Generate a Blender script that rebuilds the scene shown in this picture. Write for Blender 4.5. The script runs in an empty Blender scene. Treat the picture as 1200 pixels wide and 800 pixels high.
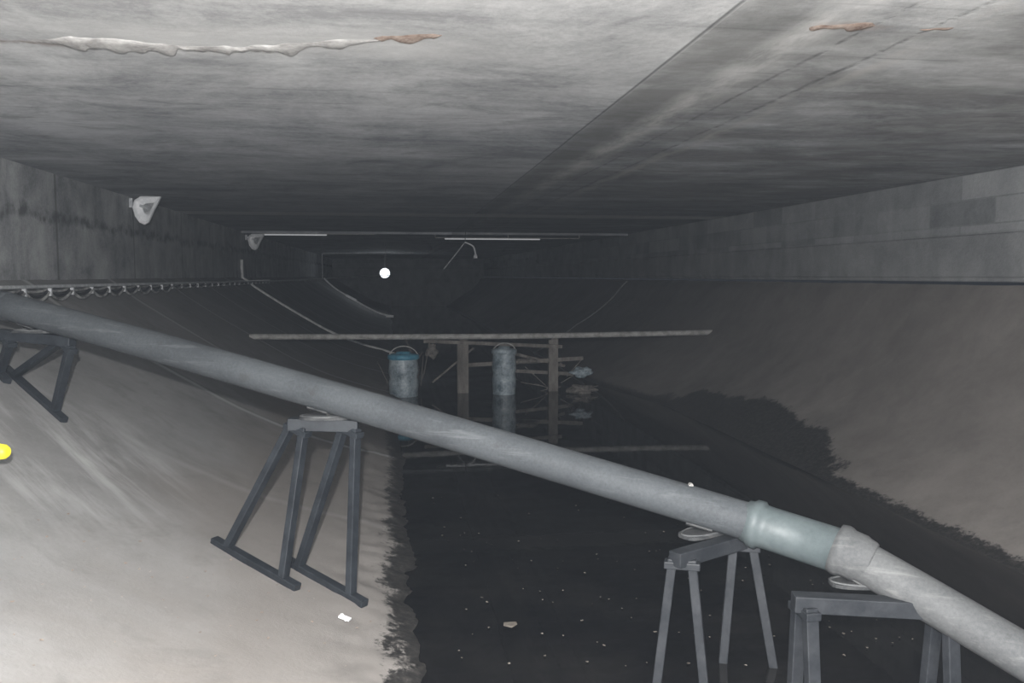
import bpy, bmesh, math, random
from mathutils import Vector, Matrix, noise
random.seed(7)
S=bpy.context.scene
COL=S.collection

# ------------------------------------------------------------------ nodes
class NT:
    def __init__(s,name):
        s.m=bpy.data.materials.new(name); s.m.use_nodes=True
        s.t=s.m.node_tree; s.t.nodes.clear()
        s.out=s.t.nodes.new('ShaderNodeOutputMaterial')
        s.b=s.t.nodes.new('ShaderNodeBsdfPrincipled')
        s.t.links.new(s.b.outputs[0],s.out.inputs[0])
        g=s.t.nodes.new('ShaderNodeNewGeometry'); s.P=g.outputs['Position']
        x=s.t.nodes.new('ShaderNodeSeparateXYZ'); s.t.links.new(s.P,x.inputs[0])
        s.X,s.Y,s.Z=x.outputs
    def put(s,sock,v):
        if isinstance(v,bpy.types.NodeSocket): s.t.links.new(v,sock)
        elif isinstance(v,(tuple,list)) and len(v)==3 and sock.type=='RGBA': sock.default_value=(*v,1)
        else: sock.default_value=v
    def m2(s,op,a,b=0.0,c=None,clamp=False):
        n=s.t.nodes.new('ShaderNodeMath'); n.operation=op; n.use_clamp=clamp
        s.put(n.inputs[0],a); s.put(n.inputs[1],b)
        if c is not None: s.put(n.inputs[2],c)
        return n.outputs[0]
    def add(s,a,b): return s.m2('ADD',a,b)
    def mul(s,a,b): return s.m2('MULTIPLY',a,b)
    def scale(s,v,sc,off=(0,0,0),rot=(0,0,0)):
        n=s.t.nodes.new('ShaderNodeMapping'); s.put(n.inputs[0],v)
        n.inputs['Scale'].default_value=sc; n.inputs['Location'].default_value=off; n.inputs['Rotation'].default_value=rot
        return n.outputs[0]
    def noise(s,v,sc,det=6,ro=.6,dist=0.0):
        n=s.t.nodes.new('ShaderNodeTexNoise'); s.put(n.inputs['Vector'],v)
        n.inputs['Scale'].default_value=sc; n.inputs['Detail'].default_value=det
        n.inputs['Roughness'].default_value=ro; n.inputs['Distortion'].default_value=dist
        return n.outputs[0]
    def vor(s,v,sc):
        n=s.t.nodes.new('ShaderNodeTexVoronoi'); s.put(n.inputs['Vector'],v); n.inputs['Scale'].default_value=sc
        return n.outputs['Distance']
    def mr(s,v,a,b,c=0.0,d=1.0,smooth=False):
        n=s.t.nodes.new('ShaderNodeMapRange'); s.put(n.inputs[0],v)
        if smooth: n.interpolation_type='SMOOTHSTEP'
        for i,k in enumerate((a,b,c,d)): s.put(n.inputs[i+1],k)
        return n.outputs[0]
    def mix(s,f,a,b,mode='MIX'):
        n=s.t.nodes.new('ShaderNodeMix'); n.data_type='RGBA'; n.blend_type=mode
        s.put(n.inputs[0],f); s.put(n.inputs[6],a); s.put(n.inputs[7],b)
        return n.outputs[2]
    def line(s,coord,c,w,soft):
        d=s.m2('ABSOLUTE',s.m2('SUBTRACT',coord,c))
        return s.mr(d,w,w+soft,1.0,0.0)
    def blocks(s,w,h):
        c=s.t.nodes.new('ShaderNodeCombineXYZ'); s.put(c.inputs[0],s.Y); s.put(c.inputs[1],s.Z)
        n=s.t.nodes.new('ShaderNodeTexBrick'); s.put(n.inputs['Vector'],c.outputs[0])
        n.inputs['Color1'].default_value=(0,0,0,1); n.inputs['Color2'].default_value=(1,1,1,1); n.inputs['Mortar'].default_value=(.3,.3,.3,1)
        n.inputs['Scale'].default_value=1; n.inputs['Mortar Size'].default_value=.012; n.inputs['Mortar Smooth'].default_value=.5
        n.inputs['Brick Width'].default_value=w; n.inputs['Row Height'].default_value=h
        return n.outputs['Color']
    def bump(s,h,strength=.4,dist=.02):
        n=s.t.nodes.new('ShaderNodeBump'); n.inputs['Strength'].default_value=strength; n.inputs['Distance'].default_value=dist
        s.put(n.inputs['Height'],h); s.t.links.new(n.outputs[0],s.b.inputs['Normal'])
    def fin(s,col,rough=.85,metal=0.0,spec=.3):
        s.put(s.b.inputs['Base Color'],col); s.put(s.b.inputs['Roughness'],rough)
        s.b.inputs['Metallic'].default_value=metal
        s.b.inputs['Specular IOR Level'].default_value=spec
        return s.m

def mat_ceiling():
    n=NT('board_formed_concrete')
    st=n.noise(n.scale(n.P,(.25,1.2,1)),1.1,8,.6,.8)
    st2=n.noise(n.scale(n.P,(.7,4,1)),1.4,6,.7,.5)
    bl=n.noise(n.P,.8,9,.7,.6); fi=n.noise(n.P,20,6,.8)
    v=n.add(n.add(n.mul(st,.28),n.mul(st2,.08)),n.add(n.mul(bl,.46),n.mul(fi,.18)))
    f=n.mr(v,.42,.57)
    near=n.mr(n.Y,4.2,7.5)
    dk=n.mix(near,(.28,.28,.28),(.25,.26,.275)); lt=n.mix(near,(.58,.58,.57),(.56,.57,.585))
    col=n.mix(f,dk,lt)
    mt=n.mul(n.mr(n.noise(n.scale(n.P,(.7,1.1,1)),2.2,8,.72,.6),.52,.66),n.mr(n.Y,4.6,5.6,.25,1))
    col=n.mix(n.mul(mt,.5),col,(.14,.145,.15))
    wob=n.mul(n.m2('SUBTRACT',n.noise(n.P,1.5,3),.5),.10)
    xw=n.add(n.X,wob)
    xj=n.m2('SUBTRACT',n.X,n.mul(n.Y,.010))
    right=n.mr(xj,1.46,1.50)
    dz=n.mul(right,n.mr(n.noise(n.scale(n.P,(.5,1.2,1)),1.3,6,.65),.38,.58))
    col=n.mix(n.mul(dz,.6),col,(.15,.147,.135))
    dl=n.mul(n.line(xj,1.70,.12,.12),right)
    col=n.mix(n.mul(dl,.4),col,(.13,.13,.12))
    sm=n.mul(n.line(xw,2.02,.03,.15),n.mr(n.noise(n.scale(n.P,(3,.9,1)),1.8,6,.7),.36,.6))
    col=n.mix(n.mul(sm,.75),col,(.62,.61,.59))
    sm2=n.mul(n.line(xw,2.68,.01,.12),n.mr(n.noise(n.scale(n.P,(3,.7,1)),1.7,5),.4,.6))
    col=n.mix(n.mul(sm2,.6),col,(.55,.53,.50))
    j1=n.line(xj,1.48,.003,.012)
    j2=n.mul(n.line(n.add(n.X,n.mul(wob,.5)),2.27,.003,.02),n.mr(n.noise(n.P,6,5,.7),.42,.6))
    j3=n.mul(n.line(n.add(n.X,n.mul(wob,.5)),2.57,.004,.025),n.mr(n.noise(n.P,7.1,5,.7),.42,.6))
    jj=n.m2('MAXIMUM',n.m2('MAXIMUM',n.mul(j1,.65),n.mul(j2,.6)),n.mul(j3,.65))
    yy=n.m2('FRACT',n.mul(n.add(n.Y,n.mul(wob,.15)),2.4))
    bd=n.mul(n.line(yy,.5,.012,.03),n.mr(n.noise(n.scale(n.P,(.5,2,1)),2,4),.5,.62))
    col=n.mix(n.mul(bd,.3),col,(.10,.10,.10))
    col=n.mix(n.mul(jj,.85),col,(.05,.05,.05))
    lk=n.mul(n.line(n.add(n.Y,n.mul(wob,.8)),4.70,.012,.07),n.mul(n.mr(n.X,-1.3,-1.6),n.mr(n.noise(n.P,9,5),.38,.6)))
    col=n.mix(n.mul(lk,.8),col,(.16,.12,.095))
    dx=n.m2('SUBTRACT',n.X,2.15); dy=n.m2('SUBTRACT',n.Y,3.85)
    d=n.m2('SQRT',n.add(n.mul(n.mul(dx,dx),1.0),n.mul(n.mul(dy,dy),6.0)))
    rs=n.mr(n.add(d,n.mul(n.noise(n.P,7,6,.7),.3)),.20,.36,1,0)
    col=n.mix(n.mul(rs,.5),col,(.34,.25,.20))
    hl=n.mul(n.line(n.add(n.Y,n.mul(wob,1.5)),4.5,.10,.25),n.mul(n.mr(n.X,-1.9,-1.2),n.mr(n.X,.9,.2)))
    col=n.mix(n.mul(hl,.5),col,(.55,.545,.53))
    col=n.mix(n.mr(n.Y,8.0,16.0,0,.5),col,(.14,.145,.16))  # flash falloff painted in: ceiling colour darkens with distance
    col=n.mix(n.line(n.Y,16.7,.35,.15),col,(.55,.55,.54))
    n.bump(n.add(n.add(fi,n.mul(bl,1.0)),n.mul(jj,-2.0)),.3,.01)
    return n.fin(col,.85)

def mat_wall(name,right=False):
    n=NT(name)
    a=n.noise(n.scale(n.P,(1,.8,.8)),1.8,8,.65,.3)
    s=n.noise(n.scale(n.P,(1,2.2,.5)),1.2,6,.6)
    fi=n.noise(n.P,30,4,.7)
    v=n.add(n.add(n.mul(a,.6),n.mul(s,.2)),n.mul(fi,.2))
    if right: col=n.mix(n.mr(v,.4,.62),(.13,.135,.14),(.27,.275,.275))
    else: col=n.mix(n.mr(v,.4,.62),(.14,.145,.15),(.40,.405,.405))
    if not right:
        wz=n.add(n.Z,n.mul(n.m2('SUBTRACT',n.noise(n.P,1.3,6,.7),.5),.5))
        cr=n.mul(n.line(wz,.66,.02,.07),n.mr(n.noise(n.P,5,5),.35,.55))
        col=n.mix(n.mul(cr,.8),col,(.05,.05,.052))
        ps=n.mul(n.mr(n.noise(n.scale(n.P,(1,2.2,.6)),1.1,5,.6),.56,.64),n.mr(n.Z,.5,.6))
        col=n.mix(n.mul(ps,.4),col,(.42,.42,.41))
        jt=n.line(n.m2('FRACT',n.mul(n.Y,.33)),.5,.004,.01)
        col=n.mix(n.mul(jt,.6),col,(.05,.05,.05))
        n.bump(n.add(fi,n.mul(a,2)),.4,.02)
    else:
        bk=n.blocks(1.15,.29)
        col=n.mix(n.mul(n.mr(n.Z,.47,.5),.35),col,n.mix(bk,(.08,.085,.09),(.36,.365,.365)))
        col=n.mix(n.mr(n.Z,.44,.5,.35,0),col,(.20,.20,.198))
        n.bump(n.add(fi,n.mul(a,2)),.4,.02)
    return n.fin(col,.85)

def mat_invert():
    n=NT('silty_concrete')
    a=n.noise(n.P,.7,7,.6,.3); b=n.noise(n.P,2.2,9,.7,.2); fi=n.noise(n.P,45,5,.75)
    v=n.add(n.add(n.mul(a,.45),n.mul(b,.40)),n.mul(fi,.15))
    f=n.mr(v,.38,.62)
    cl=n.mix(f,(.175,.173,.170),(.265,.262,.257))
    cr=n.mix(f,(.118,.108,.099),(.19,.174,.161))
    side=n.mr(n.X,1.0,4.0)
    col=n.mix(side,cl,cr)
    sl=n.mul(n.mr(n.add(n.Z,n.mul(n.m2('SUBTRACT',a,.5),.8)),-1.75,-1.35,1,0),n.mr(n.X,1,2,1,0))
    col=n.mix(n.mul(sl,.6),col,(.195,.172,.153))
    # darker blotchy stains
    ds=n.mr(n.noise(n.P,1.5,8,.7,.5),.53,.66)
    col=n.mix(n.mul(ds,.3),col,(.10,.095,.09))
    q=n.scale(n.P,(1,1,1),rot=(0,0,math.radians(40)))
    stk=n.noise(n.scale(q,(.5,3.2,.5)),1.6,7,.65,.3)
    dx=n.m2('SUBTRACT',n.X,-2.15); dy=n.m2('SUBTRACT',n.Y,5.9)
    dd=n.m2('SQRT',n.add(n.mul(n.mul(dx,dx),1.3),n.mul(n.mul(dy,dy),.5)))
    pm=n.mul(n.mr(dd,.1,1.2,1,0,True),n.mr(stk,.45,.68))
    col=n.mix(n.mul(pm,.6),col,(.50,.50,.49))
    left=n.mr(n.X,.2,.6,1,0)
    jt=n.line(n.m2('FRACT',n.mul(n.add(n.Y,n.mul(a,.05)),.36)),.5,.006,.02)
    col=n.mix(n.mul(n.mul(jt,left),n.mul(n.mr(n.Y,6.5,8.5),.45)),col,(.07,.07,.07))
    jl=n.line(n.m2('FRACT',n.add(n.mul(n.Y,.36),.03)),.5,.004,.03)
    col=n.mix(n.mul(n.mul(jl,left),n.mul(n.mr(n.Y,6.5,8.5),.55)),col,(.55,.55,.54))
    nz=n.noise(n.P,6,8,.75,.2); nz2=n.noise(n.P,22,6,.8)
    zz=n.add(n.Z,n.add(n.mul(n.m2('SUBTRACT',nz,.5),.14),n.mul(n.m2('SUBTRACT',nz2,.5),.12)))
    wet=n.mr(zz,-2.06,-2.04,1,0)
    ex=n.mul(n.m2('SUBTRACT',n.X,4.25),1/.88); ey=n.mul(n.m2('SUBTRACT',n.Y,10.9),1/2.9)
    ed=n.m2('SQRT',n.add(n.mul(ex,ex),n.mul(ey,ey)))
    ed=n.add(ed,n.add(n.mul(n.m2('SUBTRACT',n.noise(n.P,1.6,6,.65),.5),.7),n.mul(n.m2('SUBTRACT',nz2,.5),.25)))
    blob=n.mr(ed,.97,1.02,1,0)
    blob=n.mul(blob,n.mr(n.X,3.0,3.1))
    damp=n.m2('MAXIMUM',wet,blob)
    col=n.mix(n.mul(damp,.95),col,n.mix(n.mr(nz2,.45,.6),(.008,.008,.008),(.035,.032,.029)))
    spk=n.mul(n.mr(n.vor(n.P,9),.04,.07,1,0),n.mr(n.noise(n.P,2,2),.57,.62))
    col=n.mix(n.mul(spk,.4),col,(.36,.345,.325))
    col=n.mix(n.mr(n.Y,8,17,0,.4),col,(.11,.107,.105))  # farther floor painted darker to deepen the flash falloff
    n.bump(n.add(n.mul(fi,.5),n.mul(b,.8)),.25,.02)
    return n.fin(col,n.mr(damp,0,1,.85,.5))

def mat_simple(name,c1,c2,sc=8,rough=.6,metal=0,spec=.4,bump=.15,stretch=(1,1,1)):
    n=NT(name)
    v=n.add(n.mul(n.noise(n.scale(n.P,stretch),sc,6,.65),.7),n.mul(n.noise(n.P,sc*6,4,.7),.3))
    col=n.mix(n.mr(v,.38,.62),c1,c2)
    n.bump(v,bump,.01)
    return n.fin(col,rough,metal,spec)

def mat_pipe(name,c1,c2,c3):
    n=NT(name)
    rot=n.scale(n.P,(1,1,1),rot=(0,0,math.radians(26)))
    s=n.noise(n.scale(rot,(.6,9,9)),2.5,7,.7,.1)
    b=n.noise(n.P,1.6,5,.6); fi=n.noise(n.P,60,4,.7)
    col=n.mix(n.mr(n.add(n.mul(b,.6),n.mul(fi,.4)),.4,.6),c1,c2)
    col=n.mix(n.mul(n.mr(s,.55,.72),.6),col,c3)
    col=n.mix(n.mul(n.mr(n.noise(n.P,5,6,.7),.62,.7),.5),col,(.04,.04,.04))
    n.bump(n.add(s,fi),.12,.005)
    return n.fin(col,.65,0,.2)

def mat_emit(name,col,st):
    n=NT(name); n.b.inputs['Emission Color'].default_value=(*col,1); n.b.inputs['Emission Strength'].default_value=st
    return n.fin(n.mix(n.noise(n.P,5),(.7,.7,.7),(.8,.8,.8)),.4)

def mat_water():
    n=NT('dark_canal_water')
    a=n.noise(n.P,1.3,6,.65)
    col=n.mix(n.mr(a,.4,.65),(.003,.003,.0035),(.010,.0095,.009))
    n.bump(n.noise(n.P,5,2,.5),.03,.01)
    m=n.fin(col,.025,0,.5); n.b.inputs['IOR'].default_value=1.33
    return m

M_CEIL=mat_ceiling(); M_WL=mat_wall('stained_concrete_left'); M_WR=mat_wall('stained_concrete_right',True)
M_INV=mat_invert(); M_WATER=mat_water()
M_PIPE=mat_pipe('grey_pvc_pipe',(.042,.046,.050),(.066,.072,.077),(.125,.132,.136))
M_PIPE2=mat_pipe('dusty_grey_pipe',(.062,.064,.066),(.098,.10,.101),(.17,.17,.166))
M_COUP=mat_simple('pale_grey_coupling',(.056,.069,.072),(.084,.10,.103),6,.5,0,.3,.1)
M_ST_D=mat_simple('dark_painted_steel',(.008,.010,.013),(.022,.026,.031),7,.5,0,.35,.15)
M_ST_L=mat_simple('dusty_painted_steel',(.012,.014,.017),(.030,.032,.036),7,.55,0,.3,.15)
M_SAD=mat_simple('worn_saddle_steel',(.018,.02,.022),(.06,.06,.06),14,.6,0,.3,.2)
M_LIME=mat_simple('lime_deposit',(.24,.23,.22),(.47,.46,.445),7,.9,0,.1,.8)
M_RUST=mat_simple('rusty_spall',(.15,.095,.07),(.38,.31,.26),12,.9,0,.2,.7)
M_RIB=mat_simple('pale_concrete_joint',(.42,.42,.41),(.7,.7,.68),9,.8,0,.3,.3)
M_RIBD=mat_simple('shaded_concrete_joint',(.10,.10,.10),(.16,.16,.155),9,.8,0,.3,.3)
M_WOOD=mat_simple('weathered_wood',(.07,.064,.057),(.17,.155,.14),9,.85,0,.2,.4,(1,1,.25))
M_POLE=mat_simple('grey_weathered_pole',(.18,.175,.165),(.36,.35,.335),9,.8,0,.2,.4)
M_WHITE=mat_simple('white_enamel',(.62,.63,.64),(.85,.85,.86),7,.4,0,.5,.05)
M_LGREY=mat_simple('grey_reflector',(.3,.31,.32),(.55,.56,.57),12,.5,0,.5,.1)
M_BLUE=mat_simple('blue_plastic',(.03,.13,.20),(.07,.25,.34),8,.5,0,.4,.1)
M_DRUM=mat_simple('cloudy_plastic',(.07,.10,.12),(.33,.38,.41),5,.45,0,.4,.1)
M_BLACK=mat_simple('black_cable_rubber',(.012,.012,.013),(.035,.035,.037),8,.5,0,.4,.1)
M_CABLE=mat_simple('dusty_cable',(.06,.06,.06),(.42,.42,.41),5,.6,0,.4,.1)
M_YEL=mat_simple('yellow_plastic',(.72,.62,.02),(.85,.75,.05),8,.45,0,.4,.05)
M_LEAF=mat_simple('pale_debris',(.06,.05,.04),(.20,.18,.155),20,.8)
M_STONE=mat_simple('brown_rubble',(.16,.125,.10),(.26,.215,.18),20,.9,0,.2,.6)

# ------------------------------------------------------------------ mesh helpers
def obj_from_bm(bm,name,mats,smooth=False,parent=None):
    me=bpy.data.meshes.new(name); bm.to_mesh(me); bm.free()
    o=bpy.data.objects.new(name,me); COL.objects.link(o)
    for m in (mats if isinstance(mats,(list,tuple)) else [mats]): me.materials.append(m)
    if smooth:
        for p in me.polygons: p.use_smooth=True
    if parent: o.parent=parent
    return o
def empty(name,loc=(0,0,0)):
    e=bpy.data.objects.new(name,None); COL.objects.link(e); e.empty_display_size=.1
    return e
def box_bm(bm,c,s,rot=None,mi=0):
    M=Matrix.Translation(c)@(rot.to_4x4() if rot else Matrix())@Matrix.Diagonal((*s,1))
    r=bmesh.ops.create_cube(bm,size=1,matrix=M)
    for f in {f for v in r['verts'] for f in v.link_faces}: f.material_index=mi
    return r
def bar(bm,p,q,w,h,ext=0,up=Vector((0,0,1)),mi=0):
    p=Vector(p);q=Vector(q); z=(q-p).normalized(); L=(q-p).length+2*ext
    x=z.cross(up)
    if x.length<1e-3: x=Vector((1,0,0))
    x.normalize(); y=x.cross(z).normalized()
    R=Matrix((x,y,z)).transposed()
    return box_bm(bm,(p+q)/2,(w,h,L),R,mi)
def bevel_mod(o,w=.004,seg=2):
    m=o.modifiers.new('bevel','BEVEL'); m.width=w; m.segments=seg; m.limit_method='ANGLE'
def lathe(bm,axis_p,axis_d,prof,seg=32,mi=0):
    d=Vector(axis_d).normalized(); u=d.orthogonal().normalized(); w=d.cross(u)
    rings=[]
    for t,r in prof:
        rings.append([bm.verts.new(Vector(axis_p)+d*t+(u*math.cos(a)+w*math.sin(a))*r) for a in [2*math.pi*i/seg for i in range(seg)]])
    for A,B in zip(rings,rings[1:]):
        for i in range(seg):
            f=bm.faces.new((A[i],A[(i+1)%seg],B[(i+1)%seg],B[i])); f.material_index=mi; f.smooth=True
    for r in (rings[0],rings[-1]):
        try:
            f=bm.faces.new(r); f.material_index=mi
        except: pass
def curve(name,pts,r,mat,parent=None,typ='POLY',res=3,cyc=False):
    cu=bpy.data.curves.new(name,'CURVE'); cu.dimensions='3D'; cu.bevel_depth=r; cu.bevel_resolution=res; cu.use_fill_caps=True
    sp=cu.splines.new('NURBS' if typ=='NURBS' else 'POLY'); sp.points.add(len(pts)-1)
    for i,p in enumerate(pts): sp.points[i].co=(*p,1)
    if typ=='NURBS': sp.use_endpoint_u=True; sp.order_u=3; sp.resolution_u=12
    sp.use_cyclic_u=cyc
    cu.materials.append(mat)
    o=bpy.data.objects.new(name,cu); COL.objects.link(o)
    if parent: o.parent=parent
    return o

# ------------------------------------------------------------------ tunnel shell
H=1.17; XL=-3.8; XR=6.6; WZ=-2.10
PR=[(-3.8,.02),(-3.62,-.2),(-3.3,-.42),(-2.83,-.73),(-2.35,-1.03),(-1.7,-1.42),(-1.1,-1.71),(-.6,-1.88),(-.2,-1.985),(.12,-2.1),(.6,-2.25),(2,-2.35),(3.8,-2.3),(4.45,-2.1),(5.2,-1.68),(5.8,-1.2),(6.2,-.75),(6.45,-.35),(6.6,.02)]
def lin(x):
    if x<=PR[0][0]: return PR[0][1]
    for (a,b),(c,d) in zip(PR,PR[1:]):
        if x<=c: return b+(d-b)*(x-a)/(c-a)
    return PR[-1][1]
def gz(x,y,rough=True):
    t=min(max((y-13)/4,0),1); t=t*t*(3-2*t)
    xs=x+(.5*t*min(max((x-2.5)/1.2,0),1)*min(max((6.6-x)/1.5,0),1))
    z=sum(lin(xs+k*.06) for k in (-3,-2,-1,0,1,2,3))/7
    if rough:
        z+=.010*noise.noise(Vector((x*1.2,y*1.2,0)))+.003*noise.noise(Vector((x*6,y*6,3)))
        if -.5<x<.6:
            k=min(1,(x+.5)/.3)
            z+=k*(.022*noise.noise(Vector((x*2.2,y*1.3,7)))+.018*noise.noise(Vector((x*7,y*6,9)))+.012*noise.noise(Vector((x*15,y*14,2))))
    return z
bm=bmesh.new()
xs=[XL+(XR-XL)*i/208 for i in range(209)]
ys=[]; y=-4
while y<60: ys.append(y); y+=.05 if (2.5<y<9) else (.15 if y<24 else 1.0)
ys.append(60)
rows=[[bm.verts.new((x,y,gz(x,y))) for x in xs] for y in ys]
for A,B in zip(rows,rows[1:]):
    for i in range(len(xs)-1):
        bm.faces.new((A[i],A[i+1],B[i+1],B[i])).smooth=True
floor=obj_from_bm(bm,'floor',M_INV)

bm=bmesh.new(); box_bm(bm,((XL+XR)/2,28,H+.15),(XR-XL+.8,64,.3)); ceil=obj_from_bm(bm,'ceiling',M_CEIL)
bm=bmesh.new()
box_bm(bm,(XL-.2,6.5,.55),(.4,21,1.24))
box_bm(bm,(XL-.24,38.5,.55),(.4,43,1.24))
wl=obj_from_bm(bm,'wall_left',M_WL)
bm=bmesh.new()
box_bm(bm,(XR+.22,28,.55),(.4,64,1.24))
box_bm(bm,(XR+.03,28,.225),(.07,64,.49))
wr=obj_from_bm(bm,'wall_right',M_WR); bevel_mod(wr,.02,3)
bm=bmesh.new(); box_bm(bm,((XL+XR)/2,60.2,-.6),(XR-XL+.8,.4,3.9)); obj_from_bm(bm,'wall_back',M_WR)

# water
bm=bmesh.new()
bmesh.ops.create_grid(bm,x_segments=4,y_segments=20,size=1,matrix=Matrix.Translation((2.15,28,WZ))@Matrix.Diagonal((2.6,32,1,1)))
water=obj_from_bm(bm,'water',M_WATER)

# joint rib around the invert at Y=23
pts=[(XL+.03,23,.42),(XL+.03,23,.2)]+[(x,23,gz(x,23,False)+.015) for x in [XL+.04+(4.2)*i/40 for i in range(41)]]
curve('trim_1',pts,.04,M_RIB)
pts=[(x,23,gz(x,23,False)+.005) for x in [3.9+(XR-3.96)*i/30 for i in range(31)]]
curve('trim_2',pts,.03,M_RIBD)  # right side of the same rib, its weaker light put into a darker colour
bm=bmesh.new()
box_bm(bm,((XL+XR)/2,23.3,H-.031),(XR-XL,.25,.06)); obj_from_bm(bm,'trim_3',M_CEIL)

# slim conduits under the downstand, with glowing lengths added to brighten them
M_GLOW=mat_emit('added_glow',(.95,.97,1.0),.20)
def glow_rod(x0,x1,l0,l1,y,z):
    e=empty('glowing_conduit')
    bm=bmesh.new(); lathe(bm,(l0,y,z),(l1-l0,0,0),[(0,.012),(.02,.017),(l1-l0-.02,.017),(l1-l0,.012)],12); obj_from_bm(bm,'glow_rod',M_GLOW,parent=e)
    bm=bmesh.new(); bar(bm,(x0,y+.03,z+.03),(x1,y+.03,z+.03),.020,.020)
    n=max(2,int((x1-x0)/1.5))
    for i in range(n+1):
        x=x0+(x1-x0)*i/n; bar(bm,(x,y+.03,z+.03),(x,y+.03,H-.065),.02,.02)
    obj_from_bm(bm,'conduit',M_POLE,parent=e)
glow_rod(-3.3,-.35,-3.2,-1.6,23.1,1.07)
glow_rod(1.25,5.2,1.5,4.1,23.1,.99)

# ------------------------------------------------------------------ lime deposit and rust on ceiling
def ribbon(name,path,wid,mat,drop,seedv,nn=160,lobes=1.0):
    bm=bmesh.new(); L=[]
    def at(t):
        k=t*(len(path)-1); i=min(int(k),len(path)-2); f=k-i
        return Vector(path[i]).lerp(Vector(path[i+1]),f)
    for i in range(nn+1):
        t=i/nn; p=at(t); e=min(1,min(t,1-t)*8)
        a=noise.noise(Vector((p.x*3,seedv,0))); b=noise.noise(Vector((p.x*8,seedv,4))); c=noise.noise(Vector((p.x*19,seedv,8))); a2=noise.noise(Vector((p.x*5,seedv,14)))
        w=wid*max(.10,(0.40+.9*a+.7*b+.5*c))*e+.003
        w2=wid*max(.06,(0.2+1.5*abs(a2)*lobes+.8*b*lobes+.3*c))*e+.003
        yf=p.y-w*.5+.02*c; yb=p.y+w2
        dr=drop*(.5+.7*abs(b)+.6*max(0,a)+.5*c)*e+.002
        L.append([bm.verts.new((p.x,yf-.004,H-.0005)),bm.verts.new((p.x,yf,H-dr*.25)),bm.verts.new((p.x,yf+(yb-yf)*.45,H-dr*.4)),bm.verts.new((p.x,yf+(yb-yf)*.85,H-dr)),bm.verts.new((p.x,yb,H-dr*.5)),bm.verts.new((p.x,yb+.006,H-.0005))])
    for A,B in zip(L,L[1:]):
        for j in range(5): bm.faces.new((A[j],A[j+1],B[j+1],B[j]))
    return obj_from_bm(bm,name,mat,True)
ribbon('lime_deposit',[(-1.75,4.66),(-1.42,4.62),(-1.2,4.66),(-.9,4.68),(-.74,4.66),(-.4,4.52),(.02,4.38)],.15,M_LIME,.018,1.3)
ribbon('rust_patch',[(-.06,4.37),(.1,4.31),(.27,4.27)],.10,M_RUST,.010,2.2,60)
ribbon('rust_patch',[(1.98,3.88),(2.12,3.84),(2.27,3.82)],.09,M_RUST,.008,8.7,60)
ribbon('rust_patch',[(2.52,3.85),(2.6,3.82),(2.66,3.8)],.025,M_RUST,.005,3.7,30)

# ------------------------------------------------------------------ pipe
A0=Vector((-3.45,7.0,-.06)); A1=Vector((-2.77,6.62,-.208)); B1=Vector((-.294,5.29,-.758)); C1=Vector((1.877,4.19,-1.296))
D1=Vector((2.27,3.86,-1.385)); E1=Vector((2.82,3.36,-1.71)); E2=Vector((3.5,2.75,-2.12))
pipe=empty('drain_pipe')
def tubepath(name,pts,r,mat):
    return curve(name,pts,r,mat,pipe,'NURBS',10)
tubepath('long_run',[A0,A1,A1.lerp(B1,.5)+Vector((0,0,.012)),B1,B1.lerp(C1,.5),C1,C1.lerp(D1,.2)],.1,M_PIPE)
dC=(D1-C1).normalized()
bm=bmesh.new()
L=(D1-C1).length
lathe(bm,C1,dC,[(-.03,.10),(-.028,.110),(.0,.114),(.012,.126),(.05,.128),(.062,.114),(.10,.112),(L-.07,.112)],40)
obj_from_bm(bm,'coupling',M_COUP,parent=pipe)
dE=(E1-D1).normalized(); dM=(dC+dE).normalized()
bm=bmesh.new()
lathe(bm,D1,dM,[(-.10,.10),(-.095,.122),(-.065,.130),(-.045,.128),(-.03,.120),(.03,.120),(.045,.114),(.08,.106),(.09,.10)],40)
obj_from_bm(bm,'socket_end',M_PIPE2,parent=pipe)
tubepath('lower_run',[D1-dM*.05,D1+dE*.08,E1,E2],.104,M_PIPE2)
bm=bmesh.new()
p=B1.lerp(C1,.87)+Vector((0,0,.103)); box_bm(bm,p,(.024,.02,.012)); box_bm(bm,p+Vector((.0,0,.008)),(.012,.03,.008))
obj_from_bm(bm,'bolt_clip',M_POLE,parent=pipe)
bm=bmesh.new()
dAB=(B1-A1).normalized()
lathe(bm,A1+dAB*.02,dAB,[(0,.1),(.003,.103),(.05,.103),(.053,.1)],32)
obj_from_bm(bm,'joint_band',M_PIPE,parent=pipe)

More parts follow.
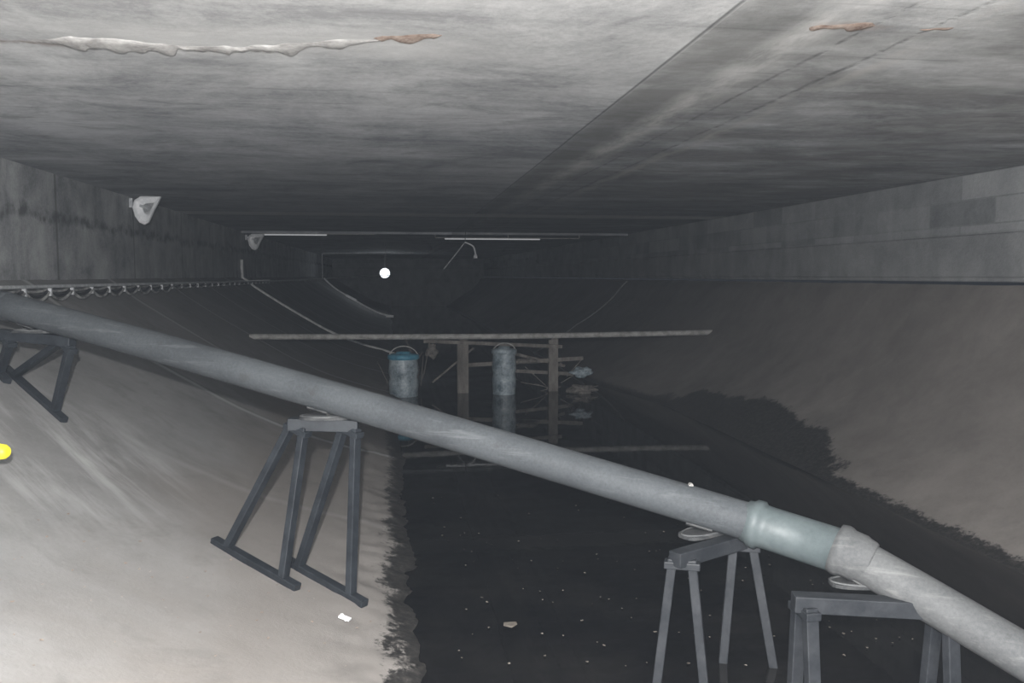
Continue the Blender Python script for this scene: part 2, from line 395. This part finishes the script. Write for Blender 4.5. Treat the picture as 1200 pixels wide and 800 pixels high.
# ------------------------------------------------------------------ pipe stands
def stand(aL,aR,fL,fR,mat,pp,pd,base=True,b=.075,ringoff=None):
    e=empty('pipe_support_stand')
    bm=bmesh.new(); aL=Vector(aL);aR=Vector(aR)
    pd=Vector(pd).normalized()
    bar(bm,aL,aR,b*1.1,b,.055)
    for a,fs in ((aL,fL),(aR,fR)):
        ins=(Vector(fs[1])-Vector(fs[0])).normalized()
        for k,f in enumerate(fs):
            f=Vector(f); sgn=1 if k==0 else -1
            foot=f+ins*sgn*(.07 if base else 0)
            top=a-ins*sgn*.05+Vector((0,0,-b*.35))
            bar(bm,top,foot,b*.78,b*.62,.02,up=ins)
        if base: bar(bm,Vector(fs[0]),Vector(fs[1]),b*.8,b*.62,.05)
        bar(bm,a-ins*.09+Vector((0,0,-b*.5)),a+ins*.09+Vector((0,0,-b*.5)),b*.95,b*.5)
    o=obj_from_bm(bm,'frame',mat,parent=e); bevel_mod(o,.005,2)
    pp=Vector(pp); side=pd.cross(Vector((0,0,1))).normalized(); up=side.cross(pd).normalized()
    mid=(aL+aR)/2; ax=(aR-aL).normalized()
    bm=bmesh.new()
    n=10; r0=.103;r1=.113; hw=.07
    rows=[]
    for i in range(n+1):
        t=math.radians(232+76*i/n); d=side*math.cos(t)+up*math.sin(t)
        rows.append([bm.verts.new(pp+d*r0-pd*hw),bm.verts.new(pp+d*r1-pd*hw),bm.verts.new(pp+d*r1+pd*hw),bm.verts.new(pp+d*r0+pd*hw)])
    for A,B in zip(rows,rows[1:]):
        for j in range(4): bm.faces.new((A[j],A[(j+1)%4],B[(j+1)%4],B[j]))
    bm.faces.new(rows[0]); bm.faces.new(rows[-1])
    tz=mid.z+b*.5
    c0=Vector((pp.x,pp.y,tz+.007))
    m=22; lo=[];hi=[]; perp=Vector((-ax.y,ax.x,0)).normalized(); axh=Vector((ax.x,ax.y,0)).normalized()
    tp=[]
    for i in range(m):
        t=2*math.pi*i/m; cx=math.copysign(abs(math.cos(t))**.6,math.cos(t)); sx=math.copysign(abs(math.sin(t))**.6,math.sin(t))
        q=c0+axh*cx*.155+perp*sx*.075
        lo.append(bm.verts.new(q-Vector((0,0,.007)))); hi.append(bm.verts.new(q+Vector((0,0,.010))))
        q2=c0+axh*cx*.10+perp*sx*.055; q2.z=max(c0.z+.012,pp.z-.118)
        tp.append(bm.verts.new(q2))
    for i in range(m):
        j=(i+1)%m
        bm.faces.new((lo[i],lo[j],hi[j],hi[i])); bm.faces.new((hi[i],hi[j],tp[j],tp[i]))
    bm.faces.new(tp); bm.faces.new(list(reversed(lo)))
    bmesh.ops.recalc_face_normals(bm,faces=bm.faces)
    obj_from_bm(bm,'saddle',M_SAD,parent=e)
    rim=[tuple(c0+axh*math.cos(t)*.15+perp*math.sin(t)*.072+Vector((0,0,.012))) for t in [2*math.pi*i/28 for i in range(28)]]
    curve('saddle_rim',rim,.006,M_PIPE2,e,'POLY',2,True)
    return e
def G(x,y,o=.02): return (x,y,gz(x,y)+o)
dmain=C1-A1
def onpipe(x):
    for a,b_ in ((A1,B1),(B1,C1),(D1,E1)):
        if a.x<=x<=b_.x: return a.lerp(b_,(x-a.x)/(b_.x-a.x))
stand((-2.72,6.56,-.42),(-2.27,6.42,-.46),[G(-3.22,7.0),G(-2.78,6.64)],[G(-2.83,6.84),G(-2.345,6.47)],M_ST_D,onpipe(-2.5),dmain)
stand((-.57,5.37,-.915),(-.25,5.33,-.925),[G(-1.08,5.50),G(-.60,5.157)],[G(-.64,5.52),G(-.20,5.14)],M_ST_D,onpipe(-.40),dmain)
stand((1.46,4.07,-1.425),(1.87,4.27,-1.415),[(1.34,4.13,-2.24),(1.59,4.03,-2.24)],[(1.78,4.31,-2.2),(2.05,4.21,-2.2)],M_ST_L,onpipe(1.66),dmain,base=False)
stand((1.95,3.73,-1.555),(2.58,3.60,-1.575),[(1.95,3.82,-2.3),(1.96,3.60,-2.3)],[(2.58,3.72,-2.3),(2.60,3.5,-2.3)],M_ST_L,onpipe(2.3),E1-D1,base=False,b=.08)

# ------------------------------------------------------------------ debris barrier across channel
Y0=15.1
pole=curve('timber_pole',[(-2.35,Y0-.15,-1.03),(0,Y0-.15,-1.06),(3,Y0-.15,-1.075),(6.15,Y0-.15,-1.03)],.05,M_POLE,None,'NURBS')
tr=empty('timber_trestle')
bm=bmesh.new()
for x,w in ((1.30,.20),(2.95,.17)):
    box_bm(bm,(x,Y0+.15,-1.66),(w,.14,1.0)); box_bm(bm,(x+.02,Y0+.15,-1.17),(w*.7,.1,.1))
obj_from_bm(bm,'posts',M_WOOD,parent=tr)
bm=bmesh.new()
bar(bm,(.6,Y0+.05,-1.15),(3.1,Y0+.05,-1.28),.06,.06)
bar(bm,(1.2,Y0+.25,-1.62),(3.5,Y0+.1,-1.50),.07,.07)
bar(bm,(2.2,Y0+.2,-1.72),(3.5,Y0+.3,-1.82),.06,.06)
bar(bm,(2.2,Y0+.2,-1.40),(3.2,Y0+.3,-1.66),.05,.05)
bar(bm,(.75,Y0+.1,-1.9),(1.5,Y0+.2,-1.3),.03,.03)
obj_from_bm(bm,'rails',M_WOOD,parent=tr)
def drum(name,c,r,h,m1,m2):
    e=empty(name); c=Vector(c)
    bm=bmesh.new(); prof=[(0,r*.82),(.03,r*.92)]
    for i in range(1,8):
        t=i/8; prof.append((h*t,r*(.95+.05*math.cos(t*math.pi*6))))
    prof+=[(h*.93,r*.93),(h*.97,r*.8),(h,r*.72)]
    lathe(bm,c,(0,0,1),prof,32); obj_from_bm(bm,'body',m1,parent=e)
    bm=bmesh.new(); lathe(bm,c+Vector((0,0,h*.93)),(0,0,1),[(0,r*.97),(.01,r*1.03),(.07,r*1.03),(.09,r*.9),(.095,r*.5),(.13,r*.45),(.135,.02)],32)
    obj_from_bm(bm,'lid',m2,parent=e)
    a=[c+Vector((math.cos(t)*r*.95,-.02-abs(math.sin(t))*r*.2,h*.95+math.sin(t)*r*.8)) for t in [math.pi*i/14 for i in range(15)]]
    curve('bail_handle',a,.010,M_POLE,e)
drum('plastic_drum',(.24,Y0-.1,-2.14),.27,.74,M_DRUM,M_BLUE)
drum('plastic_drum',(2.02,Y0-.1,-2.16),.22,.84,M_DRUM,M_DRUM)
def crumple(name,c,s,mat,sd):
    bm=bmesh.new(); bmesh.ops.create_icosphere(bm,subdivisions=4,radius=1)
    for v in bm.verts:
        k=1+.6*noise.noise(v.co*1.6+Vector((sd,0,0)))+.3*noise.noise(v.co*4+Vector((0,sd,0)))
        v.co=Vector((v.co.x*s[0]*k,v.co.y*s[1]*k,v.co.z*s[2]*k))+Vector(c)
    return obj_from_bm(bm,name,mat,True)
crumple('snagged_plastic_litter',(3.4,Y0-.25,-2.03),(.22,.14,.09),M_WOOD,2)
crumple('snagged_plastic_litter',(3.42,Y0-.2,-1.72),(.17,.12,.08),M_DRUM,5)
crumple('snagged_plastic_litter',(2.42,Y0-.1,-1.52),(.2,.06,.04),M_WOOD,9)
crumple('snagged_plastic_litter',(.75,Y0+.2,-1.35),(.1,.1,.12),M_WOOD,12)
bm=bmesh.new()
for i in range(18):
    a=Vector((random.uniform(0,.7),Y0+random.uniform(.1,.4),random.uniform(-2.1,-1.6))); b_=a+Vector((random.uniform(-.3,.3),random.uniform(-.1,.1),random.uniform(.15,.6)))
    bar(bm,a,b_,.009,.009)
for i in range(10):
    a=Vector((random.uniform(2.6,3.5),Y0+random.uniform(.1,.3),random.uniform(-2.12,-1.8))); b_=a+Vector((random.uniform(-.5,.5),random.uniform(-.1,.1),random.uniform(.05,.35)))
    bar(bm,a,b_,.013,.013)
obj_from_bm(bm,'driftwood_sticks',M_WOOD)

# ------------------------------------------------------------------ wall lamps (half dishes)
def wall_lamp(c,s,rz):
    e=empty('wall_floodlight'); c=Vector(c)
    out=[(.52,.50),(.15,.46),(-.22,.42),(-.45,.28),(-.52,.02),(-.45,-.28),(-.30,-.5),(-.12,-.58),(.02,-.50),(.2,-.12),(.38,.2)]
    R=Matrix.Rotation(rz,3,'Z')
    bm=bmesh.new()
    rings=[]
    for k,(sc,dy) in enumerate([(1,0.10),(1.0,0),(.93,-.02),(.80,.05),(.40,.10)]):
        rings.append([bm.verts.new(c+R@Vector((x*s*sc,dy*s,z*s*sc))) for x,z in out])
    n=len(out)
    for j,(A,B) in enumerate(zip(rings,rings[1:])):
        for i in range(n):
            f=bm.faces.new((A[i],A[(i+1)%n],B[(i+1)%n],B[i])); f.material_index=0
    f=bm.faces.new(rings[-1]); f.material_index=1
    bm.faces.new(list(reversed(rings[0])))
    bmesh.ops.recalc_face_normals(bm,faces=bm.faces)
    obj_from_bm(bm,'dish',[M_WHITE,M_LGREY],parent=e)
    bm=bmesh.new()
    bar(bm,c+Vector((0,.05*s,0)),Vector((XL-.0,c.y+.3*s,c.z+.1)),.04,.04)
    box_bm(bm,(XL+.02,c.y+.3*s,c.z+.08),(.06,.14,.14))
    obj_from_bm(bm,'bracket',M_LGREY,parent=e)
wall_lamp((-3.53,13.4,1.0),.42,math.radians(-8))
wall_lamp((-3.50,23.8,.95),.46,math.radians(-8))

# ------------------------------------------------------------------ cable bundle along left wall
cb=empty('wall_cable_bundle')
for k in range(3):
    pts=[]; y=6.2; sp=.62
    while y<44:
        for j in range(6):
            t=j/6; sag=(.02+.035*k)*4*t*(1-t)*(1.0 if y<14 else .5)
            pts.append((-3.46+.02*k+.01*math.sin(y*3+k),y+sp*t,-.14-sag-.01*k))
        y+=sp
    curve('cable_%d'%(k+1),pts,.015,[M_CABLE,M_BLACK,M_CABLE][k],cb,'POLY',2)
bm=bmesh.new(); y=6.2; i=0
while y<26:
    box_bm(bm,(-3.42,y,-.165),(.035,.03,.08))
    box_bm(bm,(-3.45,y,-.12),(.10,.02,.015))
    y+=.62; i+=1
obj_from_bm(bm,'hooks',M_LGREY,parent=cb)
curve('catenary_wire',[(-3.4,6.2,-.10),(-3.4,20,-.13),(-3.3,26,-.15),(-2.2,30,-.10),(-1.0,36,.0),(0,44,.02)],.018,M_LGREY,cb)

# ------------------------------------------------------------------ far things
fr=empty('hanging_pipe_frame')
curve('frame_rail',[(-2.25,30,-.1),(-2.25,30,.76),(.86,30,.80)],.016,M_LGREY,fr)
curve('frame_hanger_1',[(-2.25,30,.76),(-2.25,30,H-.01)],.006,M_BLACK,fr)
curve('frame_hanger_2',[(-.1,30,.78),(-.1,30,H-.01)],.006,M_BLACK,fr)
curve('frame_drop',[(-.1,30,.78),(-.1,30,.3)],.008,M_POLE,fr)
hc=empty('sagging_hose')
curve('hose',[(-2.2,30,-.08),(-1.9,29.9,-.4),(-1.3,29.8,-.75),(-.8,29.7,-1.05),(-.2,29.6,-1.35),(.15,29.5,-1.38)],.028,M_WHITE,hc,'NURBS')
bm=bmesh.new(); bar(bm,(-1.45,29.75,-.66),(-1.1,29.75,-.85),.10,.08); bar(bm,(-.1,29.55,-1.37),(.15,29.5,-1.38),.08,.08); obj_from_bm(bm,'hose_clamps',M_WHITE,parent=hc)
hv=empty('dangling_cable')
curve('left_strand',[(2.0,22.6,.88),(1.8,22.6,.62),(1.44,22.6,.18)],.015,M_LGREY,hv)
curve('right_strand',[(2.0,22.6,.88),(2.2,22.6,.82),(2.27,22.6,.68),(2.29,22.6,.50)],.022,M_WHITE,hv,'NURBS')
curve('hanger',[(2.0,22.6,.88),(2.02,22.6,H-.01)],.01,M_BLACK,hv)
bm=bmesh.new(); lathe(bm,(2.28,22.6,.46),(0,0,1),[(0,.06),(.05,.055),(.12,.025)],16); obj_from_bm(bm,'socket',M_WHITE,parent=hv)

wl_=empty('work_lamp')
bm=bmesh.new(); bmesh.ops.create_uvsphere(bm,u_segments=20,v_segments=12,radius=.12,matrix=Matrix.Translation((-.2,45,.14)))
obj_from_bm(bm,'bulb',mat_emit('lamp_bulb',(.95,.98,1),9),True,wl_)
bm=bmesh.new(); lathe(bm,(-.2,45.14,.14),(0,1,0),[(0,.26),(.03,.24),(.15,.12),(.16,.05)],24); obj_from_bm(bm,'halo_disc',mat_emit('lamp_halo_glow',(.6,.75,1),.15),parent=wl_)  # dimly glowing disc stands in for the halo around the bulb
curve('lamp_cord',[(-.2,45.2,.3),(-.2,45.2,H-.01)],.01,M_BLACK,wl_)
pl=bpy.data.lights.new('work_lamp_light','POINT'); pl.energy=25; pl.color=(.85,.93,1); pl.shadow_soft_size=.1
po=bpy.data.objects.new('work_lamp_light',pl); COL.objects.link(po); po.location=(-.2,44.7,.14); po.parent=wl_

# ------------------------------------------------------------------ yellow hand lamp on a stand, at the left edge
yl=empty('yellow_work_light')
c=Vector((-2.07,4.80,-.925))
bm=bmesh.new(); lathe(bm,c+Vector((-.07,0,0)),(1,-.15,0),[(-.12,.03),(-.1,.05),(.04,.055),(.08,.045),(.13,.038),(.145,.025)],24); obj_from_bm(bm,'housing',M_YEL,parent=yl)
bm=bmesh.new()
for dx,dy in ((-.15,.1),(-.15,-.12),(-.32,0)):
    f=Vector((c.x-.14+dx,c.y+dy,0)); f.z=gz(f.x,f.y); bar(bm,c+Vector((-.14,0,-.03)),f,.015,.015,.01)
obj_from_bm(bm,'legs',M_ST_D,parent=yl)

# ------------------------------------------------------------------ small litter
bm=bmesh.new()
def flake(x,y,z,s,h=.004):
    n=random.randint(5,8); a0=random.random()*6
    vs=[bm.verts.new((x+math.cos(a0+i*6.283/n)*s*random.uniform(.6,1.2),y+math.sin(a0+i*6.283/n)*s*random.uniform(.6,1.2),z+random.uniform(0,h))) for i in range(n)]
    bm.faces.new(vs)
for i in range(150):
    x=random.uniform(.3,3.0) ; y=random.uniform(3.6,8); flake(x,y,WZ+.006,random.uniform(.003,.012))
flake(.70,4.93,WZ+.012,.045,.01)
obj_from_bm(bm,'floating_debris',M_LEAF)
bm=bmesh.new()
for i in range(90):
    x=random.uniform(-2.6,-.1); y=random.uniform(3.2,5.5); flake(x,y,gz(x,y)+.008,random.uniform(.004,.011),.008)
for i in range(8):
    x=-1.95+random.uniform(-.07,.1); y=4.0+random.uniform(-.08,.08); flake(x,y,gz(x,y)+.012,random.uniform(.012,.03),.02)
obj_from_bm(bm,'ground_grit',M_STONE)
bm=bmesh.new()
bar(bm,(-.30,4.86,gz(-.30,4.86)+.02),(-.24,4.83,gz(-.24,4.83)+.02),.03,.012); bar(bm,(-.29,4.87,gz(-.29,4.87)+.03),(-.26,4.80,gz(-.26,4.8)+.025),.015,.01)
obj_from_bm(bm,'white_litter_scrap',M_WHITE)

# ------------------------------------------------------------------ dusty air filling the tunnel
vm=bpy.data.materials.new('dusty_air'); vm.use_nodes=True; vt=vm.node_tree; vt.nodes.clear()
vo=vt.nodes.new('ShaderNodeOutputMaterial'); vs_=vt.nodes.new('ShaderNodeVolumeScatter'); vt.links.new(vs_.outputs[0],vo.inputs['Volume'])
vs_.inputs['Color'].default_value=(.76,.86,1,1); vs_.inputs['Density'].default_value=.0005
bm=bmesh.new(); box_bm(bm,((XL+XR)/2,27.9,-.6),(XR-XL-.1,63.7,3.5)); obj_from_bm(bm,'dusty_air',vm)

# ------------------------------------------------------------------ lights
def pt(name,loc,e,r,col=(1,1,1)):
    l=bpy.data.lights.new(name,'POINT'); l.energy=e; l.shadow_soft_size=r; l.color=col
    o=bpy.data.objects.new(name,l); COL.objects.link(o); o.location=loc; return o
pt('camera_flash',(-.05,-.10,.27),2450,.03,(1,.985,.97))
al=bpy.data.lights.new('added_fill','AREA'); al.energy=210; al.size=3.5; al.size_y=1.0; al.shape='RECTANGLE'; al.color=(.85,.92,1)  # unseen fill lamp behind the camera, added to lift the base light
ao=bpy.data.objects.new('added_fill',al); COL.objects.link(ao); ao.location=(.6,-3.2,-.2); ao.rotation_euler=(math.radians(90),0,0)

w=bpy.data.worlds.new('tunnel_gloom'); S.world=w; w.use_nodes=True
bg=w.node_tree.nodes['Background']; bg.inputs[0].default_value=(.7,.8,1,1); bg.inputs[1].default_value=.02

# ------------------------------------------------------------------ camera
cam=bpy.data.cameras.new('camera'); co=bpy.data.objects.new('camera',cam); COL.objects.link(co)
cam.sensor_width=36; cam.lens=30; cam.clip_start=.02; cam.clip_end=200
F=Vector((.1422,.9869,-.0767)).normalized(); co.rotation_euler=F.to_track_quat('-Z','Y').to_euler(); co.location=(0,0,0)
S.camera=co
S.view_settings.view_transform='Standard'; S.view_settings.look='None'
